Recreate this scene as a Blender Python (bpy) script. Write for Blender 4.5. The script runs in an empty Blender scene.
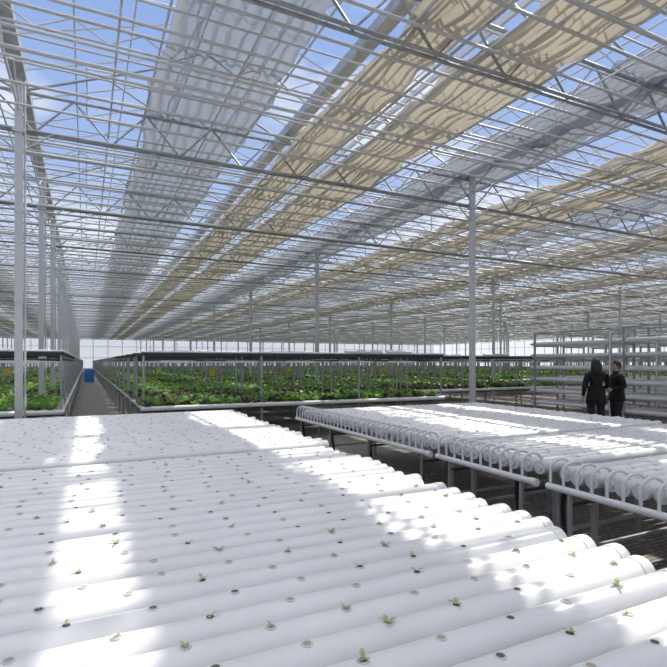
import bpy, math, random
from mathutils import Vector, Matrix
random.seed(7)
scene = bpy.context.scene
COL = scene.collection

# ------------------------------------------------------------ materials
def mat(name, color=(0.8,0.8,0.8), rough=0.5, metal=0.0, var=0.0, vscale=4.0, bump=0.0, bscale=30.0, trans=0.0):
    m = bpy.data.materials.new(name); m.use_nodes = True
    nt = m.node_tree; N = nt.nodes; L = nt.links
    b = N['Principled BSDF']; out = N['Material Output']
    b.inputs['Base Color'].default_value = (*color,1)
    b.inputs['Roughness'].default_value = rough
    b.inputs['Metallic'].default_value = metal
    tc = N.new('ShaderNodeTexCoord')
    if var > 0:
        nz = N.new('ShaderNodeTexNoise'); nz.inputs['Scale'].default_value = vscale; nz.inputs['Detail'].default_value = 4
        L.new(tc.outputs['Object'], nz.inputs['Vector'])
        cr = N.new('ShaderNodeValToRGB')
        cr.color_ramp.elements[0].position = 0.3; cr.color_ramp.elements[1].position = 0.7
        cr.color_ramp.elements[0].color = (*[max(0,c*(1-var)) for c in color],1)
        cr.color_ramp.elements[1].color = (*[min(1,c*(1+var*0.6)) for c in color],1)
        L.new(nz.outputs['Fac'], cr.inputs['Fac']); L.new(cr.outputs['Color'], b.inputs['Base Color'])
    if bump > 0:
        n2 = N.new('ShaderNodeTexNoise'); n2.inputs['Scale'].default_value = bscale
        L.new(tc.outputs['Object'], n2.inputs['Vector'])
        bp = N.new('ShaderNodeBump'); bp.inputs['Strength'].default_value = bump
        L.new(n2.outputs['Fac'], bp.inputs['Height']); L.new(bp.outputs['Normal'], b.inputs['Normal'])
    if trans > 0:
        t = N.new('ShaderNodeBsdfTranslucent'); t.inputs['Color'].default_value = (*color,1)
        mx = N.new('ShaderNodeMixShader'); mx.inputs['Fac'].default_value = trans
        L.new(b.outputs['BSDF'], mx.inputs[1]); L.new(t.outputs['BSDF'], mx.inputs[2])
        L.new(mx.outputs['Shader'], out.inputs['Surface'])
    return m

PVC   = mat('pvc_white', (0.83,0.83,0.835), 0.33, var=0.06, vscale=3)
CAP   = mat('pvc_cap', (0.74,0.745,0.75), 0.45)
GALV  = mat('galvanised_steel', (0.38,0.39,0.40), 0.42, 0.3, var=0.2, vscale=6)
ALU   = mat('aluminium_bar', (0.60,0.605,0.61), 0.42, 0.2)
DARK  = mat('dark_steel', (0.04,0.042,0.045), 0.5, 0.2)
RUB   = mat('black_rubber', (0.015,0.015,0.017), 0.45)
HOLE  = mat('hole_dark', (0.16,0.14,0.11), 0.9)
BEIGE = mat('beige_screen_cloth', (0.54,0.49,0.40), 0.9, var=0.25, vscale=1.5, trans=0.28)
LEAF  = mat('lettuce_green', (0.21,0.40,0.08), 0.5, var=0.55, vscale=2.0, trans=0.35)
LEAF2 = mat('lettuce_dark', (0.13,0.13,0.07), 0.5, var=0.5, vscale=3, trans=0.2)
SEED  = mat('seedling_green', (0.52,0.62,0.34), 0.5, trans=0.4)
WHT   = mat('white_paint', (0.85,0.85,0.84), 0.5)
BLUE  = mat('blue_plastic', (0.03,0.22,0.62), 0.4)
YEL   = mat('yellow_card', (0.62,0.52,0.10), 0.6)
SKIN  = mat('skin', (0.62,0.40,0.30), 0.5)
HAIR  = mat('black_hair', (0.012,0.010,0.010), 0.45)
JACK  = mat('black_jacket', (0.012,0.012,0.015), 0.85, var=0.3, vscale=9)
TROU  = mat('dark_trousers', (0.018,0.020,0.028), 0.8)
SHOE  = mat('shoe_leather', (0.02,0.015,0.012), 0.4)
SAND  = mat('substrate', (0.45,0.40,0.32), 0.9)

def film_mat(name, color, op, tr, refl=False):
    m = bpy.data.materials.new(name); m.use_nodes = True
    nt = m.node_tree; N = nt.nodes; L = nt.links
    N.remove(N['Principled BSDF']); out = N['Material Output']
    d = N.new('ShaderNodeBsdfDiffuse'); d.inputs['Color'].default_value = (*color,1)
    t = N.new('ShaderNodeBsdfTranslucent'); t.inputs['Color'].default_value = (*color,1)
    m1 = N.new('ShaderNodeMixShader'); m1.inputs['Fac'].default_value = tr
    L.new(d.outputs[0], m1.inputs[1]); L.new(t.outputs[0], m1.inputs[2])
    tp = N.new('ShaderNodeBsdfTransparent')
    m2 = N.new('ShaderNodeMixShader'); m2.inputs['Fac'].default_value = op
    L.new(tp.outputs[0], m2.inputs[1]); L.new(m1.outputs[0], m2.inputs[2])
    L.new(m2.outputs[0], out.inputs['Surface'])
    return m
GLASS = film_mat('roof_glass', (0.9,0.93,0.97), 0.04, 0.7)
WGLASS= film_mat('wall_polycarbonate', (0.8,0.83,0.85), 0.6, 0.6)
GREYF = film_mat('grey_screen_film', (0.29,0.31,0.33), 0.88, 0.38)

def floor_mat():
    m = bpy.data.materials.new('paver_floor'); m.use_nodes = True
    nt = m.node_tree; N = nt.nodes; L = nt.links; b = N['Principled BSDF']
    tc = N.new('ShaderNodeTexCoord')
    br = N.new('ShaderNodeTexBrick'); br.inputs['Scale'].default_value = 4.5
    br.inputs['Color1'].default_value = (0.22,0.195,0.175,1); br.inputs['Color2'].default_value = (0.32,0.285,0.255,1)
    br.inputs['Mortar'].default_value = (0.10,0.09,0.08,1); br.inputs['Mortar Size'].default_value = 0.03
    L.new(tc.outputs['Object'], br.inputs['Vector'])
    L.new(br.outputs['Color'], b.inputs['Base Color']); b.inputs['Roughness'].default_value = 0.8
    bp = N.new('ShaderNodeBump'); bp.inputs['Strength'].default_value = 0.3
    L.new(br.outputs['Fac'], bp.inputs['Height']); bp.invert = True
    L.new(bp.outputs['Normal'], b.inputs['Normal'])
    return m
FLOOR = floor_mat()

# ------------------------------------------------------------ mesh builder
class MB:
    def __init__(s): s.v=[]; s.f=[]; s.m=[]; s.sm=[]
    def face(s, idx, m, sm=False): s.f.append(idx); s.m.append(m); s.sm.append(sm)
    def quad(s,a,b,c,d,m,sm=False):
        i=len(s.v); s.v+= [tuple(a),tuple(b),tuple(c),tuple(d)]; s.face((i,i+1,i+2,i+3),m,sm)
    def box(s,x0,y0,z0,x1,y1,z1,m=0):
        i=len(s.v)
        s.v += [(x0,y0,z0),(x1,y0,z0),(x1,y1,z0),(x0,y1,z0),(x0,y0,z1),(x1,y0,z1),(x1,y1,z1),(x0,y1,z1)]
        for q in ((0,3,2,1),(4,5,6,7),(0,1,5,4),(1,2,6,5),(2,3,7,6),(3,0,4,7)):
            s.face(tuple(i+k for k in q), m)
    def tube(s,p,q,r,n=6,m=0,caps=True,r2=None,sm=True):
        s.path([p,q],[r,r if r2 is None else r2],n,m,caps,sm)
    def path(s,pts,r,n=6,m=0,caps=True,sm=True):
        pts=[Vector(p) for p in pts]
        if not isinstance(r,(list,tuple)): r=[r]*len(pts)
        base=len(s.v); prev=None
        for k,p in enumerate(pts):
            if k==0: d=pts[1]-pts[0]
            elif k==len(pts)-1: d=pts[-1]-pts[-2]
            else: d=(pts[k+1]-pts[k]).normalized()+(pts[k]-pts[k-1]).normalized()
            if d.length<1e-9: d=Vector((0,0,1))
            d.normalize()
            if prev is None:
                ref=Vector((0,0,1)) if abs(d.z)<0.9 else Vector((1,0,0))
                u=d.cross(ref).normalized()
            else:
                u=(prev-d*prev.dot(d)).normalized()
            prev=u; w=d.cross(u)
            for j in range(n):
                a=2*math.pi*(j+0.5)/n
                s.v.append(tuple(p+(u*math.cos(a)+w*math.sin(a))*r[k]))
        for k in range(len(pts)-1):
            for j in range(n):
                a=base+k*n+j; b=base+k*n+(j+1)%n
                s.face((a,b,b+n,a+n),m,sm)
        if caps:
            for k,rev in ((0,True),(len(pts)-1,False)):
                i=len(s.v)
                s.v += [s.v[base+k*n+j] for j in range(n)]
                ids=list(range(i,i+n))
                if rev: ids.reverse()
                s.face(tuple(ids),m)
    def disc(s,c,r,n,m):
        i=len(s.v)
        s.v += [(c[0]+r*math.cos(2*math.pi*j/n),c[1]+r*math.sin(2*math.pi*j/n),c[2]) for j in range(n)]
        s.face(tuple(range(i,i+n)),m)
    def ellip(s,c,rx,ry,rz,m,nu=12,nv=8):
        i=len(s.v)
        for a in range(nv+1):
            t=math.pi*a/nv
            for b in range(nu):
                p=2*math.pi*b/nu
                s.v.append((c[0]+rx*math.sin(t)*math.cos(p),c[1]+ry*math.sin(t)*math.sin(p),c[2]+rz*math.cos(t)))
        for a in range(nv):
            for b in range(nu):
                s.face((i+a*nu+b,i+(a+1)*nu+b,i+(a+1)*nu+(b+1)%nu,i+a*nu+(b+1)%nu),m,True)
    def mesh(s,name,mats):
        me=bpy.data.meshes.new(name); me.from_pydata(s.v,[],s.f)
        for m in mats: me.materials.append(m)
        me.polygons.foreach_set('material_index',s.m)
        me.polygons.foreach_set('use_smooth',s.sm)
        me.update(); return me
    def obj(s,name,mats,parent=None,loc=(0,0,0)):
        return place(name,s.mesh(name,mats),parent,loc)
def place(name,me,parent=None,loc=(0,0,0),rz=0):
    o=bpy.data.objects.new(name,me); COL.objects.link(o); o.location=loc; o.rotation_euler=(0,0,rz)
    if parent: o.parent=parent
    return o
def empty(name,loc=(0,0,0),rz=0):
    e=bpy.data.objects.new(name,None); COL.objects.link(e); e.location=loc; e.rotation_euler=(0,0,rz); e.empty_display_size=0.2
    return e

# ------------------------------------------------------------ extents
XL,XR,YF,YB = -19.25, 71.4, -8.6, 94.9
IX0,IX1,IY0,IY1 = XL+.2, XR-.2, YF+.2, YB-.2
SP=4.575; COLX0=-0.95
ZG=6.25; ZR=7.05
TY=[0.4+4.5*k for k in range(-1,21)]

b=MB(); b.quad((XL,YF,0),(XR,YF,0),(XR,YB,0),(XL,YB,0),0); b.obj('floor',[FLOOR])

# roof
b=MB()
x=COLX0-4*SP; bay=0
while x < XR-0.1:
    xm=x+SP/2; x2=x+SP
    b.quad((x,YF,ZG),(xm,YF,ZR),(xm,YB,ZR),(x,YB,ZG),0)
    b.quad((xm,YF,ZR),(x2,YF,ZG),(x2,YB,ZG),(xm,YB,ZR),0)
    b.box(xm-.03,YF,ZR-.08,xm+.03,YB,ZR+.02,1)
    b.box(x-0.10,YF,ZG-0.12,x+0.10,YB,ZG-0.10,2)
    b.box(x-0.10,YF,ZG-0.10,x-0.085,YB,ZG+0.04,2)
    b.box(x+0.085,YF,ZG-0.10,x+0.10,YB,ZG+0.04,2)
    y=YF
    while y<YB:
        b.tube((x,y,ZG),(xm,y,ZR),0.014,4,1,False,sm=False)
        b.tube((xm,y,ZR),(x2,y,ZG),0.014,4,1,False,sm=False)
        y+=1.0
    for f in (0.35,.7):
        b.tube((x+SP/2*f,YF,ZG+(ZR-ZG)*f-0.02),(x+SP/2*f,YB,ZG+(ZR-ZG)*f-0.02),0.016,4,1,False)
        b.tube((x2-SP/2*f,YF,ZG+(ZR-ZG)*f-0.02),(x2-SP/2*f,YB,ZG+(ZR-ZG)*f-0.02),0.016,4,1,False)
    x=x2; bay+=1
b.obj('ceiling',[GLASS,ALU,GALV])

# open ridge vents
b=MB()
x=COLX0-4*SP; i=0
while x<XR-0.1:
    xm=x+SP/2
    y=YF+1.0+(i%2)*2.25
    while y<YB-4:
        a=math.radians(12); Lv=1.35
        ex=xm-Lv*math.cos(a); ez=ZR+.04-Lv*math.sin(a)*0.2
        b.quad((xm,y,ZR+.04),(xm,y+2.2,ZR+.04),(ex,y+2.2,ez),(ex,y,ez),0)
        for yy in (y,y+1.1,y+2.2): b.tube((xm,yy,ZR+.04),(ex,yy,ez),.018,4,1,False)
        b.tube((ex,y,ez),(ex,y+2.2,ez),.022,4,1,False)
        b.tube((ex,y+1.1,ez),(ex+.5,y+1.1,ZG+.25),.012,4,1,False)
        y+=4.5
    x+=SP; i+=1
b.obj('roof_vent_flaps',[GLASS,ALU])

# walls
def wall(name, a, c):
    b=MB(); ax,ay=a; cx,cy=c
    b.quad((ax,ay,0.6),(cx,cy,0.6),(cx,cy,ZG),(ax,ay,ZG),0)
    b.quad((ax,ay,0),(cx,cy,0),(cx,cy,0.6),(ax,ay,0.6),2)
    L=math.hypot(cx-ax,cy-ay); n=int(L/2.25)
    for i in range(n+1):
        t=i/n; px=ax+(cx-ax)*t; py=ay+(cy-ay)*t
        b.box(px-.04,py-.04,0,px+.04,py+.04,ZG,1)
    for z in (0.6,2.4,4.3,ZG-.05):
        b.tube((ax,ay,z),(cx,cy,z),0.04,4,1,False,sm=False)
    b.obj(name,[WGLASS,ALU,WHT])
wall('wall_back',(XL,YB),(XR,YB)); wall('wall_left',(XL,YF),(XL,YB))
wall('wall_right',(XR,YB),(XR,YF)); wall('wall_front',(XR,YF),(XL,YF))

# the whole load-bearing steel frame is one object with its parts as children
FRAME=empty('greenhouse_steel_frame',(0,0,0))
def column_mesh(wx,wy,nm):
    b=MB()
    b.box(-wx,-wy,0,wx,wy,ZG-0.12,0)
    b.box(-.14,-.12,0,.14,.12,.02,0)
    b.box(-wx-.03,-wy-.03,5.26,wx+.03,wy+.03,5.32,0)
    b.tube((0,0,4.95),(0.5,0,5.35),.016,5,0); b.tube((0,0,4.95),(-0.5,0,5.35),.016,5,0)
    for z in (1.2,2.6,4.0): b.box(-wx-.008,-wy-.008,z,wx+.008,wy+.008,z+.03,0)
    b.tube((wx+.03,0.0,0.0),(wx+.03,0.0,ZG-.15),.016,6,0)
    return b.mesh(nm,[ALU])
cm=column_mesh(.055,.045,'column')
xs=[COLX0+9.15*k for k in range(-1,8)]
for xx in xs:
    for k,yy in enumerate(TY):
        if yy<5 and not (xx<-5 or xx>12): continue
        if xx>0 and k%2==0: continue
        place('column',cm,FRAME,(xx,yy,0.0))

def truss_mesh():
    b=MB(); z0,z1=5.36,5.98
    for dy in (-.05,.05):
        b.tube((IX0,dy,z0),(IX1,dy,z0),.026,6,0)
    b.tube((IX0,0,z1),(IX1,0,z1),.030,6,0)
    x=IX0; st=SP/8; k=0
    while x<IX1-st:
        if k%2==0: b.tube((x,0,z0),(x+st,0,z1),.019,4,0,False)
        else: b.tube((x,0,z1),(x+st,0,z0),.019,4,0,False)
        x+=st; k+=1
    x=COLX0-3*SP
    while x<IX1:
        b.box(x-.04,-.04,z1,x+.04,.04,ZG-.12,0)
        b.tube((x,0,z1),(x+SP/2,0,ZR-.1),.022,4,0,False)
        b.tube((x+SP,0,z1),(x+SP/2,0,ZR-.1),.022,4,0,False)
        b.tube((x+SP/2,0,z1),(x+SP/2,0,ZR-.1),.018,4,0,False)
        b.tube((x+SP/2,0,z1),(x+SP/4,0,ZR-.5),.016,4,0,False)
        b.tube((x+SP/2,0,z1),(x+SP*.75,0,ZR-.5),.016,4,0,False)
        x+=SP
    return b.mesh('roof_truss',[GALV])
tm=truss_mesh()
for yy in TY: place('roof_truss',tm,FRAME,(0,yy+0.13,0))

def purlin_mesh():
    b=MB(); z0,z1=5.80,6.02
    b.tube((IX0,0,z0),(IX1,0,z0),.018,5,0); b.tube((IX0,0,z1),(IX1,0,z1),.018,5,0)
    x=IX0; st=.42; k=0
    while x<IX1-st:
        b.tube((x,0,z0 if k%2==0 else z1),(x+st,0,z1 if k%2==0 else z0),.011,4,0,False)
        x+=st; k+=1
    return b.mesh('lattice_purlin',[ALU])
pm_=purlin_mesh()
for yy in TY: place('lattice_purlin',pm_,FRAME,(0,yy+2.38,0))

def lat_mesh():
    b=MB(); z0,z1=5.62,6.05
    b.tube((0,IY0,z0),(0,IY1,z0),.020,5,0)
    y=IY0; k=0
    while y<IY1-.9:
        a,c=(z0,z1) if k%2==0 else (z1,z0)
        b.tube((0,y,a),(0,y+.9,c),.015,4,0,False); y+=.9; k+=1
    return b.mesh('gutter_girder',[ALU])
lm=lat_mesh()
for k in range(0,7): place('gutter_girder',lm,FRAME,(COLX0+9.15*k,0,0))

b=MB(); y=IY0+0.3; k=0
while y<IY1:
    if min(abs(y-t-0.13) for t in TY)>0.2:
        b.tube((IX0,y,5.50),(IX1,y,5.50),.022,6,0,False)
        if k%5==2: b.tube((IX0,y+.16,5.34),(IX1,y+.16,5.34),.028,6,0,False)
        b.tube((IX0,y+.2,5.90),(IX1,y+.2,5.90),.015,5,0,False)
    y+=0.68; k+=1
b.obj('screen_support_tubes',[ALU],FRAME)
b=MB(); x=IX0+1.1; k=0
while x<IX1-2:
    b.tube((x,IY0,5.56),(x,IY1,5.56),.015,5,0,False)
    if k%2==0: b.tube((x+1.0,IY0,5.855),(x+1.0,IY1,5.855),.012,4,0,False)
    x+=1.525; k+=1
b.obj('screen_drive_rods',[ALU],FRAME)

# screens (bundled)
def bundle(b,x0,x1,z,amp,folds,m,sag=0.06,dy=0.3):
    n=folds*4
    ys=[]; y=IY0+.1
    while y<IY1:
        ys.append(y); y += dy if y<30 else dy*4
    base=len(b.v)
    ph=random.random()*6
    for i,y in enumerate(ys):
        t2=(y-YF)/0.9
        s=abs(math.sin(math.pi*t2))*sag
        edge=0.05*math.sin(y*1.3+ph)+0.03*math.sin(y*3.7+ph)
        for j in range(n+1):
            f=j/n
            xx=x0+(x1-x0)*f+edge*(1 if f>0.5 else -1)*abs(f-.5)*2+ .02*math.sin(y*5+j)
            zz=z + amp*math.sin(2*math.pi*folds*f+0.7*math.sin(y*0.8+ph))*(.7+.3*math.sin(y*2.1+j)) - s
            b.v.append((xx,y,zz))
    for i in range(len(ys)-1):
        for j in range(n):
            a=base+i*(n+1)+j
            b.face((a,a+1,a+n+2,a+n+1),m,True)
PER=6.1
b=MB(); g=MB()
for k in range(-3,11):
    o=PER*k
    if o+3.46>XL+.5 and o+5.8<XR-.5 and k!=-1:
        bundle(b,o+3.42,o+4.22,5.69,.09,5,0)
        bundle(b,o+4.58,o+5.82,5.69,.09,8,0)
        for e in (3.44,4.22,4.58,5.82):
            b.tube((o+e,IY0,5.60),(o+e,IY1,5.60),.022,5,1,False)
    if o+.95>XL+.5 and o+2.75<XR-.5:
        bundle(g,o+.95,o+2.75,6.05,.05,9,0,sag=.12)
        for e in (.93,2.77): g.tube((o+e,IY0,6.0),(o+e,IY1,6.0),.018,5,1,False)
b.obj('folded_shade_screen',[BEIGE,ALU])
g.obj('folded_energy_screen',[GREYF,ALU])

# ------------------------------------------------------------ NFT channel tables
def seedling(b,c,s,m):
    a0=random.random()*6
    for k in range(random.choice((2,3,4))):
        a=a0+k*2.1+random.random(); u=Vector((math.cos(a),math.sin(a),0)); w=Vector((-u.y,u.x,0))
        p=Vector(c); L=s*random.uniform(.7,1.2); h=L*random.uniform(.2,.6)
        q=p+u*L*.5+Vector((0,0,h*.8)); r=p+u*L+Vector((0,0,h))
        b.quad(p-w*L*.06,p+w*L*.06,q+w*L*.3,q-w*L*.3,m,True)
        b.quad(q-w*L*.3,q+w*L*.3,r+w*L*.12,r-w*L*.12,m,True)

def nft_table(x0,x1,y0,y1,left_hoses=False,ztop=0.85,R=0.064,pitch=0.138,plants=0.5):
    root=empty('hydroponic_channel_table',((x0+x1)/2,(y0+y1)/2,0))
    ox,oy=(x0+x1)/2,(y0+y1)/2
    n=int(round((y1-y0)/pitch)); pitch=(y1-y0)/n
    ch=MB(); cups=MB(); sd=MB(); fr=MB(); hs=MB()
    zc=ztop-R
    for i in range(n):
        y=y0+(i+.5)*pitch-oy+random.uniform(-.003,.003)
        e0=random.uniform(-.03,.03); e1=random.uniform(-.06,.05)
        a=x0-ox+e0; c=x1-ox+e1; dz=random.uniform(-.003,.003)
        ch.tube((a,y,zc+dz),(c,y,zc+dz),R,20,0,True)
        for q,sg in ((a,-1),(c,1)):
            ch.tube((q-sg*.045,y,zc+dz),(q+sg*.012,y,zc+dz),R+.003,20,1,True)
            ch.tube((q+sg*.012,y,zc+dz),(q+sg*.03,y,zc+dz),R*.5,12,1,True)
        xx=a+.15+random.random()*.22
        while xx<c-.12:
            t=zc+R+dz
            if random.random()<.75:
                cups.tube((xx,y,t-.012),(xx,y,t+.003),.018,12,1,False)
                cups.tube((xx,y,t+.003),(xx,y,t+.002),.018,12,1,False,r2=.012)
                cups.disc((xx,y,t+.0022),.0125,12,2 if random.random()<.7 else 0)
            else:
                cups.disc((xx,y,t+.0005),.012,12,0)
            if random.random()<plants: seedling(sd,(xx,y,t+.003),random.uniform(.012,.028),0)
            xx+=.26+random.uniform(-.012,.012)
    X0,X1,Y0,Y1=x0-ox,x1-ox,y0-oy,y1-oy
    zt=zc-R
    xsf=[X0+.25+(X1-X0-.5)*i/3 for i in range(4)]
    for xx in xsf:
        fr.box(xx-.02,Y0+.01,zt-.05,xx+.02,Y1-.01,zt,0)
        m=max(2,int((Y1-Y0)/1.25)+1)
        for j in range(m):
            yy=Y0+.1+(Y1-Y0-.2)*j/(m-1)
            fr.box(xx-.02,yy-.02,0,xx+.02,yy+.02,zt-.05,0)
            fr.box(xx-.05,yy-.05,0,xx+.05,yy+.05,.012,0)
    for yy in (Y0+.1,Y1-.1):
        fr.box(xsf[0],yy-.015,zt-.09,xsf[-1],yy+.015,zt-.05,0)
        fr.box(xsf[0],yy-.012,.22,xsf[-1],yy+.012,.245,0)
    if left_hoses:
        hx=X0-.12; hz=ztop-.14
        hs.tube((hx,Y0-.02,hz),(hx,Y1+.02,hz),.026,14,0)
        hs.tube((hx,Y0-.04,hz),(hx,Y0+.02,hz),.031,14,0)
        for i in range(n):
            y=Y0+(i+.5)*pitch
            pts=[]
            cx=X0-.035
            for k in range(11):
                a=math.pi*k/10
                pts.append((cx+.085*math.cos(a), y+.05*k/10, ztop+.0+.065*math.sin(a)))
            pts=[(cx+.085,y,ztop-.03)]+pts+[(hx,y+.05,hz+.02)]
            hs.path(pts,.0115,8,0)
        m=max(2,int((Y1-Y0)/1.1)+1)
        for j in range(m):
            yy=Y0+.12+(Y1-Y0-.3)*j/(m-1)
            fr.box(hx-.012,yy-.012,0,hx+.012,yy+.012,hz-.025,0)
            fr.tube((hx,yy,hz-.1),(X0+.25,yy,hz-.1),.014,5,1)
            p=[]
            for k in range(9):
                t=k/8
                p.append((hx+.06+.07*math.sin(t*3.3), yy+.10+.06*math.sin(t*4.5), hz-.03-t*(hz-.03)))
            hs.path(p,.018,8,1)
    else:
        hx=X1-.05
        hs.tube((hx,Y0+.02,zt-.045),(hx,Y1-.02,zt-.045),.036,12,0)
        for yy in (Y0+.5,Y1-.5):
            hs.path([(hx,yy,zt-.05),(hx+.02,yy+.02,.5),(hx-.03,yy,.2),(hx,yy,.0)],.02,8,1)
    ch.obj('channels',[PVC,CAP],root); cups.obj('net_cups',[HOLE,CAP,SAND],root)
    if sd.v: sd.obj('seedlings',[SEED],root)
    fr.obj('frame',[GALV,DARK],root); hs.obj('hoses',[PVC,RUB],root)
    return root

nft_table(-3.2,2.08,0.42,4.48,plants=.38)
nft_table(-3.2,2.16,4.66,8.5,plants=.15)
nft_table(3.28,7.0,4.28,7.9,True,plants=.05,R=.052,pitch=.118)
nft_table(3.28,7.0,2.92,4.12,True,plants=.05,R=.052,pitch=.118)
nft_table(3.28,7.0,1.25,2.76,True,plants=.05,R=.052,pitch=.118)

# ------------------------------------------------------------ crop benches
def leaf_head(b,c,s,m):
    a0=random.random()*6
    n=8
    for k in range(n):
        a=a0+k*2.4; up=.25+.9*(k/n)
        u=Vector((math.cos(a),math.sin(a),0)); w=Vector((-u.y,u.x,0)); p=Vector(c)
        L=s*random.uniform(.8,1.15)*(1-.3*k/n)
        q=p+u*L*.45+Vector((0,0,L*up*.7)); r=p+u*L*.85+Vector((0,0,L*up*1.05))
        b.quad(p-w*L*.1,p+w*L*.1,q+w*L*.36,q-w*L*.36,m,True)
        b.quad(q-w*L*.36,q+w*L*.36,r+w*L*.2,r-w*L*.2,m,True)

def bench_meshes(L,W,hi,tag,red):
    f=MB(); zt=.78
    for i in range(int(W/.2)):
        y=.1+i*.2
        f.box(0,y-.055,zt-.05,L,y+.055,zt,1)
    n=int(L/2.35); dk=2 if hi else 0
    for i in range(n+1):
        x=.05+(L-.1)*i/n
        for y in (.05,W-.05):
            f.box(x-.018,y-.018,0,x+.018,y+.018,1.82,0)
        f.box(x-.02,0.05,zt-.09,x+.02,W-.05,zt-.05,0)
        f.box(x-.02,0.05,1.78,x+.02,W-.05,1.80,dk)
        f.tube((x,.05,.05),(x,W-.05,.7),.01,4,0,False)
    for y in (.05,W-.05):
        f.box(0,y-.025,1.77,L,y+.025,1.83,dk)
        f.tube((0,y,1.85),(L,y,1.85),.02,8,1)
        f.box(0,y-.02,zt-.10,L,y+.02,zt-.05,dk)
    # white channel across the end / front edge of the bench
    f.tube((0,-.02,zt-.03),(L,-.02,zt-.03),.045,10,1)
    for k in range(3):
        x=random.uniform(.5,L-1.2)
        f.tube((x,.05,1.88),(x+.7,.05,1.88),.055,8,1)
    # hanging lamp rail
    f.tube((0,W/2,1.70),(L,W/2,1.70),.018,5,dk,False)
    for k in range(5):
        x=.8+k*1.4
        f.box(x-.35,W/2-.03,1.63,x+.35,W/2+.03,1.68,1)
    fm=f.mesh('bench_frame_'+tag,[GALV,PVC,DARK])
    p=MB(); st=.18 if hi else .32
    x=.12
    while x<L-.1:
        for i in range(int(W/.2)):
            if random.random()<.93:
                s=random.uniform(.13,.22)
                leaf_head(p,(x+random.uniform(-.03,.03),.1+i*.2,zt),s*(1 if hi else 1.2),1 if random.random()<red else 0)
        x+=st
    pm=p.mesh('lettuce_plants_'+tag,[LEAF,LEAF2])
    return fm,pm
B={}
for i,red in enumerate((.1,.4,.75)):
    B[('n',i)]=bench_meshes(7.2,1.6,True,'near%d'%i,red)
    B[('f',i)]=bench_meshes(7.2,1.6,False,'far%d'%i,red)
def bench(x,y,kind,v):
    fm,pm=B[(kind,v)]
    e=empty('lettuce_growing_bench',(x,y,0))
    place('frame',fm,e); place('lettuce_plants',pm,e)
xb=[-17.6,-8.75+0.8,.95,8.55,17.8,27.0,36.1,45.3,54.4]
for xi,xx in enumerate(xb):
    y=10.4; k=0
    if xx<-10: y=30.4
    if xx>8: y=13.0
    if xx>17: y=19.0
    while y<90:
        if xx<-5:
            xx2=-.35-7.2 if xx>-10 else -15.2
        else: xx2=xx
        bench(xx2,y,'n' if y<20 and xx<17 else 'f',0 if (k+xi)%4<2 else (1 if (k+xi)%4==2 else 2))
        y+=2.05 if y<40 else 2.6; k+=1

b=MB()
for (x,y) in ((3.1,14.3),(9.8,17),(11.7,19.1),(2.2,18.5),(7.0,18.5),(-2.0,16.4)):
    b.box(x,y,1.27,x+.16,y+.01,1.48,0); b.tube((x+.08,y,1.48),(x+.08,y,1.75),.004,4,1)
b.obj('yellow_sticky_traps',[YEL,DARK])

e=empty('blue_crate_stack',(0.25,46,0))
b=MB()
for k in range(3):
    z=.36*k
    b.box(-.35,-.3,z,.35,.3,z+.03,0)
    for s in (-1,1):
        b.box(-.35,s*.3-.015,z,.35,s*.3+.015,z+.34,0); b.box(s*.35-.015,-.3,z,s*.35+.015,.3,z+.34,0)
    b.box(-.38,-.33,z+.30,.38,-.30,z+.34,0); b.box(-.38,.30,z+.30,.38,.33,z+.34,0)
b.obj('crates',[BLUE],e)

# ------------------------------------------------------------ tiered racks on the right
def tier_rack(x,y,L,W=1.0,H=2.55):
    e=empty('tiered_hydroponic_rack',(x,y,0))
    f=MB(); c=MB()
    n=max(2,int(L/1.4)+1)
    for i in range(n):
        yy=.03+(L-.06)*i/(n-1)
        for xx in (0,W):
            f.box(xx-.025,yy-.025,0,xx+.025,yy+.025,H,0)
        for z in [.35+.36*k for k in range(6)]:
            f.box(0,yy-.015,z-.03,W,yy+.015,z,0)
        f.box(0,yy-.015,H-.04,W,yy+.015,H,0)
    for xx in (0,W): f.box(xx-.02,0,H-.04,xx+.02,L,H,0)
    for k in range(6):
        z=.35+.36*k+.055
        for xx in (.06,.3,.54,.78,.96):
            c.tube((xx,-.08,z),(xx,L+.08,z),.055,12,0)
            for sgn,yy in ((-1,-.08),(1,L+.08)):
                c.tube((xx,yy,z),(xx,yy+sgn*.02,z),.06,12,1)
        for yy,sg in ((-.1,-1),(L+.1,1)):
            c.path([(.06,yy,z),(.07,yy+sg*.1,z),(.18,yy+sg*.14,z),(.29,yy+sg*.1,z),(.3,yy,z)],.025,8,0)
    c.path([(-.05,0,.1),(-.05,0,H-.1),(.06,0,H-.1)],.02,8,1)
    f.obj('frame',[GALV],e); c.obj('channels',[PVC,CAP],e)
tier_rack(12.6,9.0,2.6)
tier_rack(12.2,5.6,2.8)
tier_rack(14.6,9.0,3.2)
tier_rack(14.6,5.6,2.8)
tier_rack(16.6,9.0,3.6)

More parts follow.
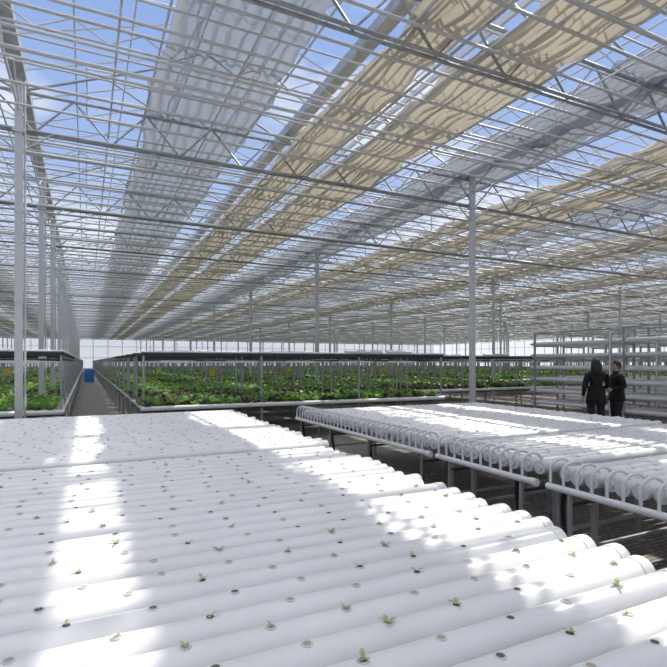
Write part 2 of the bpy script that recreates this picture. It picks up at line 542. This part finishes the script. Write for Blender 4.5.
# ------------------------------------------------------------ people
def person(name,loc,rz,H,long_hair,armpose,coat):
    root=empty(name,loc,rz); s=H/1.70; root.scale=(s*1.08,s*1.08,s)
    V=[];E=[];R=[]
    def add(p,r,par=None):
        V.append(p);R.append(r)
        if par is not None: E.append((par,len(V)-1))
        return len(V)-1
    pel=add((0,0,.92),(.155,.125)); sp=add((0,0,1.08),(.145,.115),pel); ch=add((.0,0,1.25),(.165,.125),sp)
    uc=add((-.01,0,1.37),(.14,.10),ch); nk=add((0,0,1.45),(.06,.06),uc); hb=add((.015,0,1.53),(.055,.055),nk)
    hands=[]
    for sg in (1,-1):
        sh=add((-.01,sg*.165,1.375),(.075,.075),uc)
        (el,wr)=armpose[0 if sg>0 else 1]
        el=(el[0],sg*el[1],el[2]); wr=(wr[0],sg*wr[1],wr[2])
        um=add(tuple((Vector((-.01,sg*.185,1.36))+Vector(el))/2),(.064,.064),sh)
        e=add(el,(.054,.054),um); w=add(wr,(.036,.036),e)
        hands.append((Vector(el),Vector(wr),sg))
        hp=add((0,sg*.09,.84),(.115,.11),pel); th=add((.015,sg*.095,.66),(.092,.092),hp)
        kn=add((.02,sg*.10,.48),(.066,.066),th); cf=add((-.005,sg*.105,.32),(.062,.062),kn)
        an=add((-.02,sg*.11,.09),(.043,.043),cf); to=add((.11,sg*.125,.045),(.042,.035),an); add((.17,sg*.13,.035),(.03,.028),to)
    me=bpy.data.meshes.new('body'); me.from_pydata(V,E,[])
    o=place('body_src',me); mod=o.modifiers.new('s','SKIN')
    for i,r in enumerate(R): me.skin_vertices[0].data[i].radius=r
    me.skin_vertices[0].data[0].use_root=True
    sub=o.modifiers.new('ss','SUBSURF'); sub.levels=2; sub.render_levels=2
    dg=bpy.context.evaluated_depsgraph_get(); dg.update()
    bm=bpy.data.meshes.new_from_object(o.evaluated_get(dg))
    bpy.data.objects.remove(o)
    bm.materials.clear()
    for m in (JACK,TROU,SHOE,SKIN): bm.materials.append(m)
    for p in bm.polygons:
        p.use_smooth=True; z=p.center.z
        p.material_index = 2 if z<.085 else (1 if z<.80 and abs(p.center.y)<.24 and p.center.x<.2 else (3 if z>1.46 else 0))
    for v in bm.vertices:
        if v.co.z<.03: v.co.z=max(v.co.z,0.002)
    place('body',bm,root)
    j=MB(); nn=20; prof=[(1.12,.165,.125),(.98,.175,.135),(.86,.195,.15),(coat,.205,.165)]
    base=len(j.v)
    for (z,ry,rx) in prof+[(coat,.195,.155)]:
        for k in range(nn):
            a=2*math.pi*k/nn; q=1+.03*math.sin(5*a)
            j.v.append((rx*math.cos(a)*q,ry*math.sin(a)*q,z))
    for r in range(4):
        for k in range(nn):
            j.face((base+r*nn+k,base+r*nn+(k+1)%nn,base+(r+1)*nn+(k+1)%nn,base+(r+1)*nn+k),0,True)
    for k in range(nn):
        a=2*math.pi*k/nn; a2=2*math.pi*(k+1)/nn
        def c(a,z,r): return (r*math.cos(a),r*math.sin(a),z)
        j.quad(c(a,1.42,.085),c(a2,1.42,.085),c(a2,1.485,.07),c(a,1.485,.07),0,True)
    j.obj('jacket_hem',[JACK],root)
    h=MB(); nu,nv=24,18; cz=1.605
    for a in range(nv+1):
        t=math.pi*a/nv
        for k in range(nu):
            p=2*math.pi*k/nu
            dx,dy,dz=math.sin(t)*math.cos(p),math.sin(t)*math.sin(p),math.cos(t)
            x=dx*.094; y=dy*.075; z=dz*.115
            if dz<0:
                f=1-.32*(-dz); y*=f; x=x*(1-.18*(-dz))+.012*(-dz)
            if dx>.8 and abs(dy)<.25 and -.45<dz<.05: x+=.022*(1-abs(dy)/.25)*(1-abs(dz+.25)/.32) if abs(dz+.25)<.32 else 0
            if dx>.7 and .0<dz<.2 and .15<abs(dy)<.5: x-=.007
            h.v.append((x+.02,y,cz+z))
    for a in range(nv):
        for k in range(nu):
            h.face((a*nu+k,(a+1)*nu+k,(a+1)*nu+(k+1)%nu,a*nu+(k+1)%nu),0,True)
    for sg in (1,-1):
        h.ellip((.012,sg*.076,cz-.005),.018,.010,.030,0,8,6)
        h.ellip((.099,sg*.031,cz+.012),.010,.014,.006,1,8,5)
        h.path([(.103,sg*.018,cz+.032),(.104,sg*.034,cz+.037),(.094,sg*.050,cz+.032)],.004,5,1)
    h.ellip((.112,0,cz-.022),.012,.012,.018,0,8,6)
    h.ellip((.102,0,cz-.058),.008,.024,.006,2,8,5)
    h.tube((.0,0,1.44),(.015,0,1.56),.052,12,0)
    LIP=bpy.data.materials.get('lips') or mat('lips',(.45,.2,.17),.5)
    h.obj('head',[SKIN,HAIR,LIP],root)
    r=MB(); nu2=24
    rows=10
    for a in range(rows+1):
        for k in range(nu2):
            p=2*math.pi*k/nu2; front=math.cos(p)
            tmax= (1.15 if front>.35 else (1.75 if abs(front)<=.35 else 2.25))
            t=tmax*a/rows
            dx,dy,dz=math.sin(t)*math.cos(p),math.sin(t)*math.sin(p),math.cos(t)
            q=1+.03*math.sin(7*p)
            r.v.append((.012+dx*.104*q,dy*.086*q,cz+.004+dz*.126))
    for a in range(rows):
        for k in range(nu2):
            r.face((a*nu2+k,(a+1)*nu2+k,(a+1)*nu2+(k+1)%nu2,a*nu2+(k+1)%nu2),0,True)
    if long_hair:
        for k in range(13):
            a=math.pi*.5+math.pi*k/12
            c=Vector((.0+.085*math.cos(a),.078*math.sin(a),cz))
            r.path([c,c+Vector((-.012,0,-.10)),c+Vector((-.03,0,-.2))*1.0,c+Vector((-.02,0,-.27))],[.03,.032,.028,.010],8,0)
    r.obj('hair',[HAIR],root)
    hd=MB()
    for (el,wr,sg) in hands:
        d=(wr-el).normalized(); side=d.cross(Vector((0,sg,0)))
        side = side.normalized() if side.length>.1 else Vector((1,0,0))
        nrm=d.cross(side).normalized()
        hd.tube(wr-d*.02,wr+d*.02,.030,10,0,True,r2=.026)
        for q in (-.028,-.010,.010,.028):
            hd.path([wr+side*q*.5,wr+side*q+d*.05,wr+side*q+d*.088],[.016,.015,.012],8,0)
        for q,L in ((-.030,.060),(-.010,.075),(.010,.080),(.030,.070)):
            a=wr+side*q+d*.085
            cu=-nrm*sg
            hd.path([a,a+d*L*.45+cu*L*.08,a+d*L*.8+cu*L*.32,a+d*L*.92+cu*L*.58],[.0095,.009,.008,.006],7,0)
        a=wr+side*.03+d*.025
        hd.path([a,a+side*.028+d*.03,a+side*.034+d*.062-nrm*sg*.01],[.013,.011,.008],7,0)
    hd.obj('hands',[SKIN],root)
    return root
relaxed=((-.05,.25,1.11),(.06,.24,.88))
bent=((-.04,.24,1.12),(.19,.15,1.05))
person('standing_woman',(10.30,7.72,0),math.radians(60),1.69,True,(relaxed,bent),.72)
person('standing_man',(10.95,7.68,0),math.radians(150),1.65,False,(bent,relaxed),.80)

# ------------------------------------------------------------ world + sun
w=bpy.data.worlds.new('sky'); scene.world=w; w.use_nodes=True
nt=w.node_tree; N=nt.nodes; L=nt.links
bg=N['Background']; tc=N.new('ShaderNodeTexCoord')
sep=N.new('ShaderNodeSeparateXYZ'); L.new(tc.outputs['Generated'],sep.inputs[0])
cr=N.new('ShaderNodeValToRGB'); e=cr.color_ramp.elements
e[0].position=0.0; e[0].color=(.88,.90,.93,1); e[1].position=.60; e[1].color=(.27,.44,.88,1)
x=e.new(.25); x.color=(.42,.58,.94,1)
x=e.new(.85); x.color=(1.0,1.0,1.02,1)
L.new(sep.outputs['Z'],cr.inputs['Fac'])
mp=N.new('ShaderNodeMapping'); mp.inputs['Scale'].default_value=(1,1,2.2); L.new(tc.outputs['Generated'],mp.inputs[0])
nz=N.new('ShaderNodeTexNoise'); nz.inputs['Scale'].default_value=3.2; nz.inputs['Detail'].default_value=7; L.new(mp.outputs[0],nz.inputs['Vector'])
c2=N.new('ShaderNodeValToRGB'); c2.color_ramp.elements[0].position=.52; c2.color_ramp.elements[1].position=.74
L.new(nz.outputs['Fac'],c2.inputs['Fac'])
mx=N.new('ShaderNodeMix'); mx.data_type='RGBA'; L.new(c2.outputs['Color'],mx.inputs[0])
L.new(cr.outputs['Color'],mx.inputs[6]); mx.inputs[7].default_value=(1.1,1.12,1.14,1)
L.new(mx.outputs[2],bg.inputs['Color'])
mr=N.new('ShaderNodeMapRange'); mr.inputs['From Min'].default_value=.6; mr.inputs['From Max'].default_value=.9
mr.inputs['To Min'].default_value=1.0; mr.inputs['To Max'].default_value=2.5  # extra zenith brightness added above the view to lift the light inside
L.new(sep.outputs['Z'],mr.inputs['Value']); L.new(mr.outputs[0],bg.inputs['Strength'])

sd=bpy.data.lights.new('sun','SUN'); sd.energy=5.8; sd.angle=math.radians(0.5); sd.color=(1,.96,.88)
so=bpy.data.objects.new('sun',sd); COL.objects.link(so)
so.rotation_euler=Vector((-4.4,-1.0,-4.8)).to_track_quat('-Z','Y').to_euler()
so.location=(10,5,20)

# ------------------------------------------------------------ camera
cd=bpy.data.cameras.new('camera'); cd.sensor_width=36; cd.lens=510/667*36; cd.shift_y=28.5/667; cd.clip_end=500
co=bpy.data.objects.new('camera',cd); COL.objects.link(co)
co.location=(0,0,1.65); co.rotation_euler=(math.radians(90),0,-math.radians(25.9))
scene.camera=co
scene.view_settings.view_transform='Standard'
scene.view_settings.exposure=-0.17
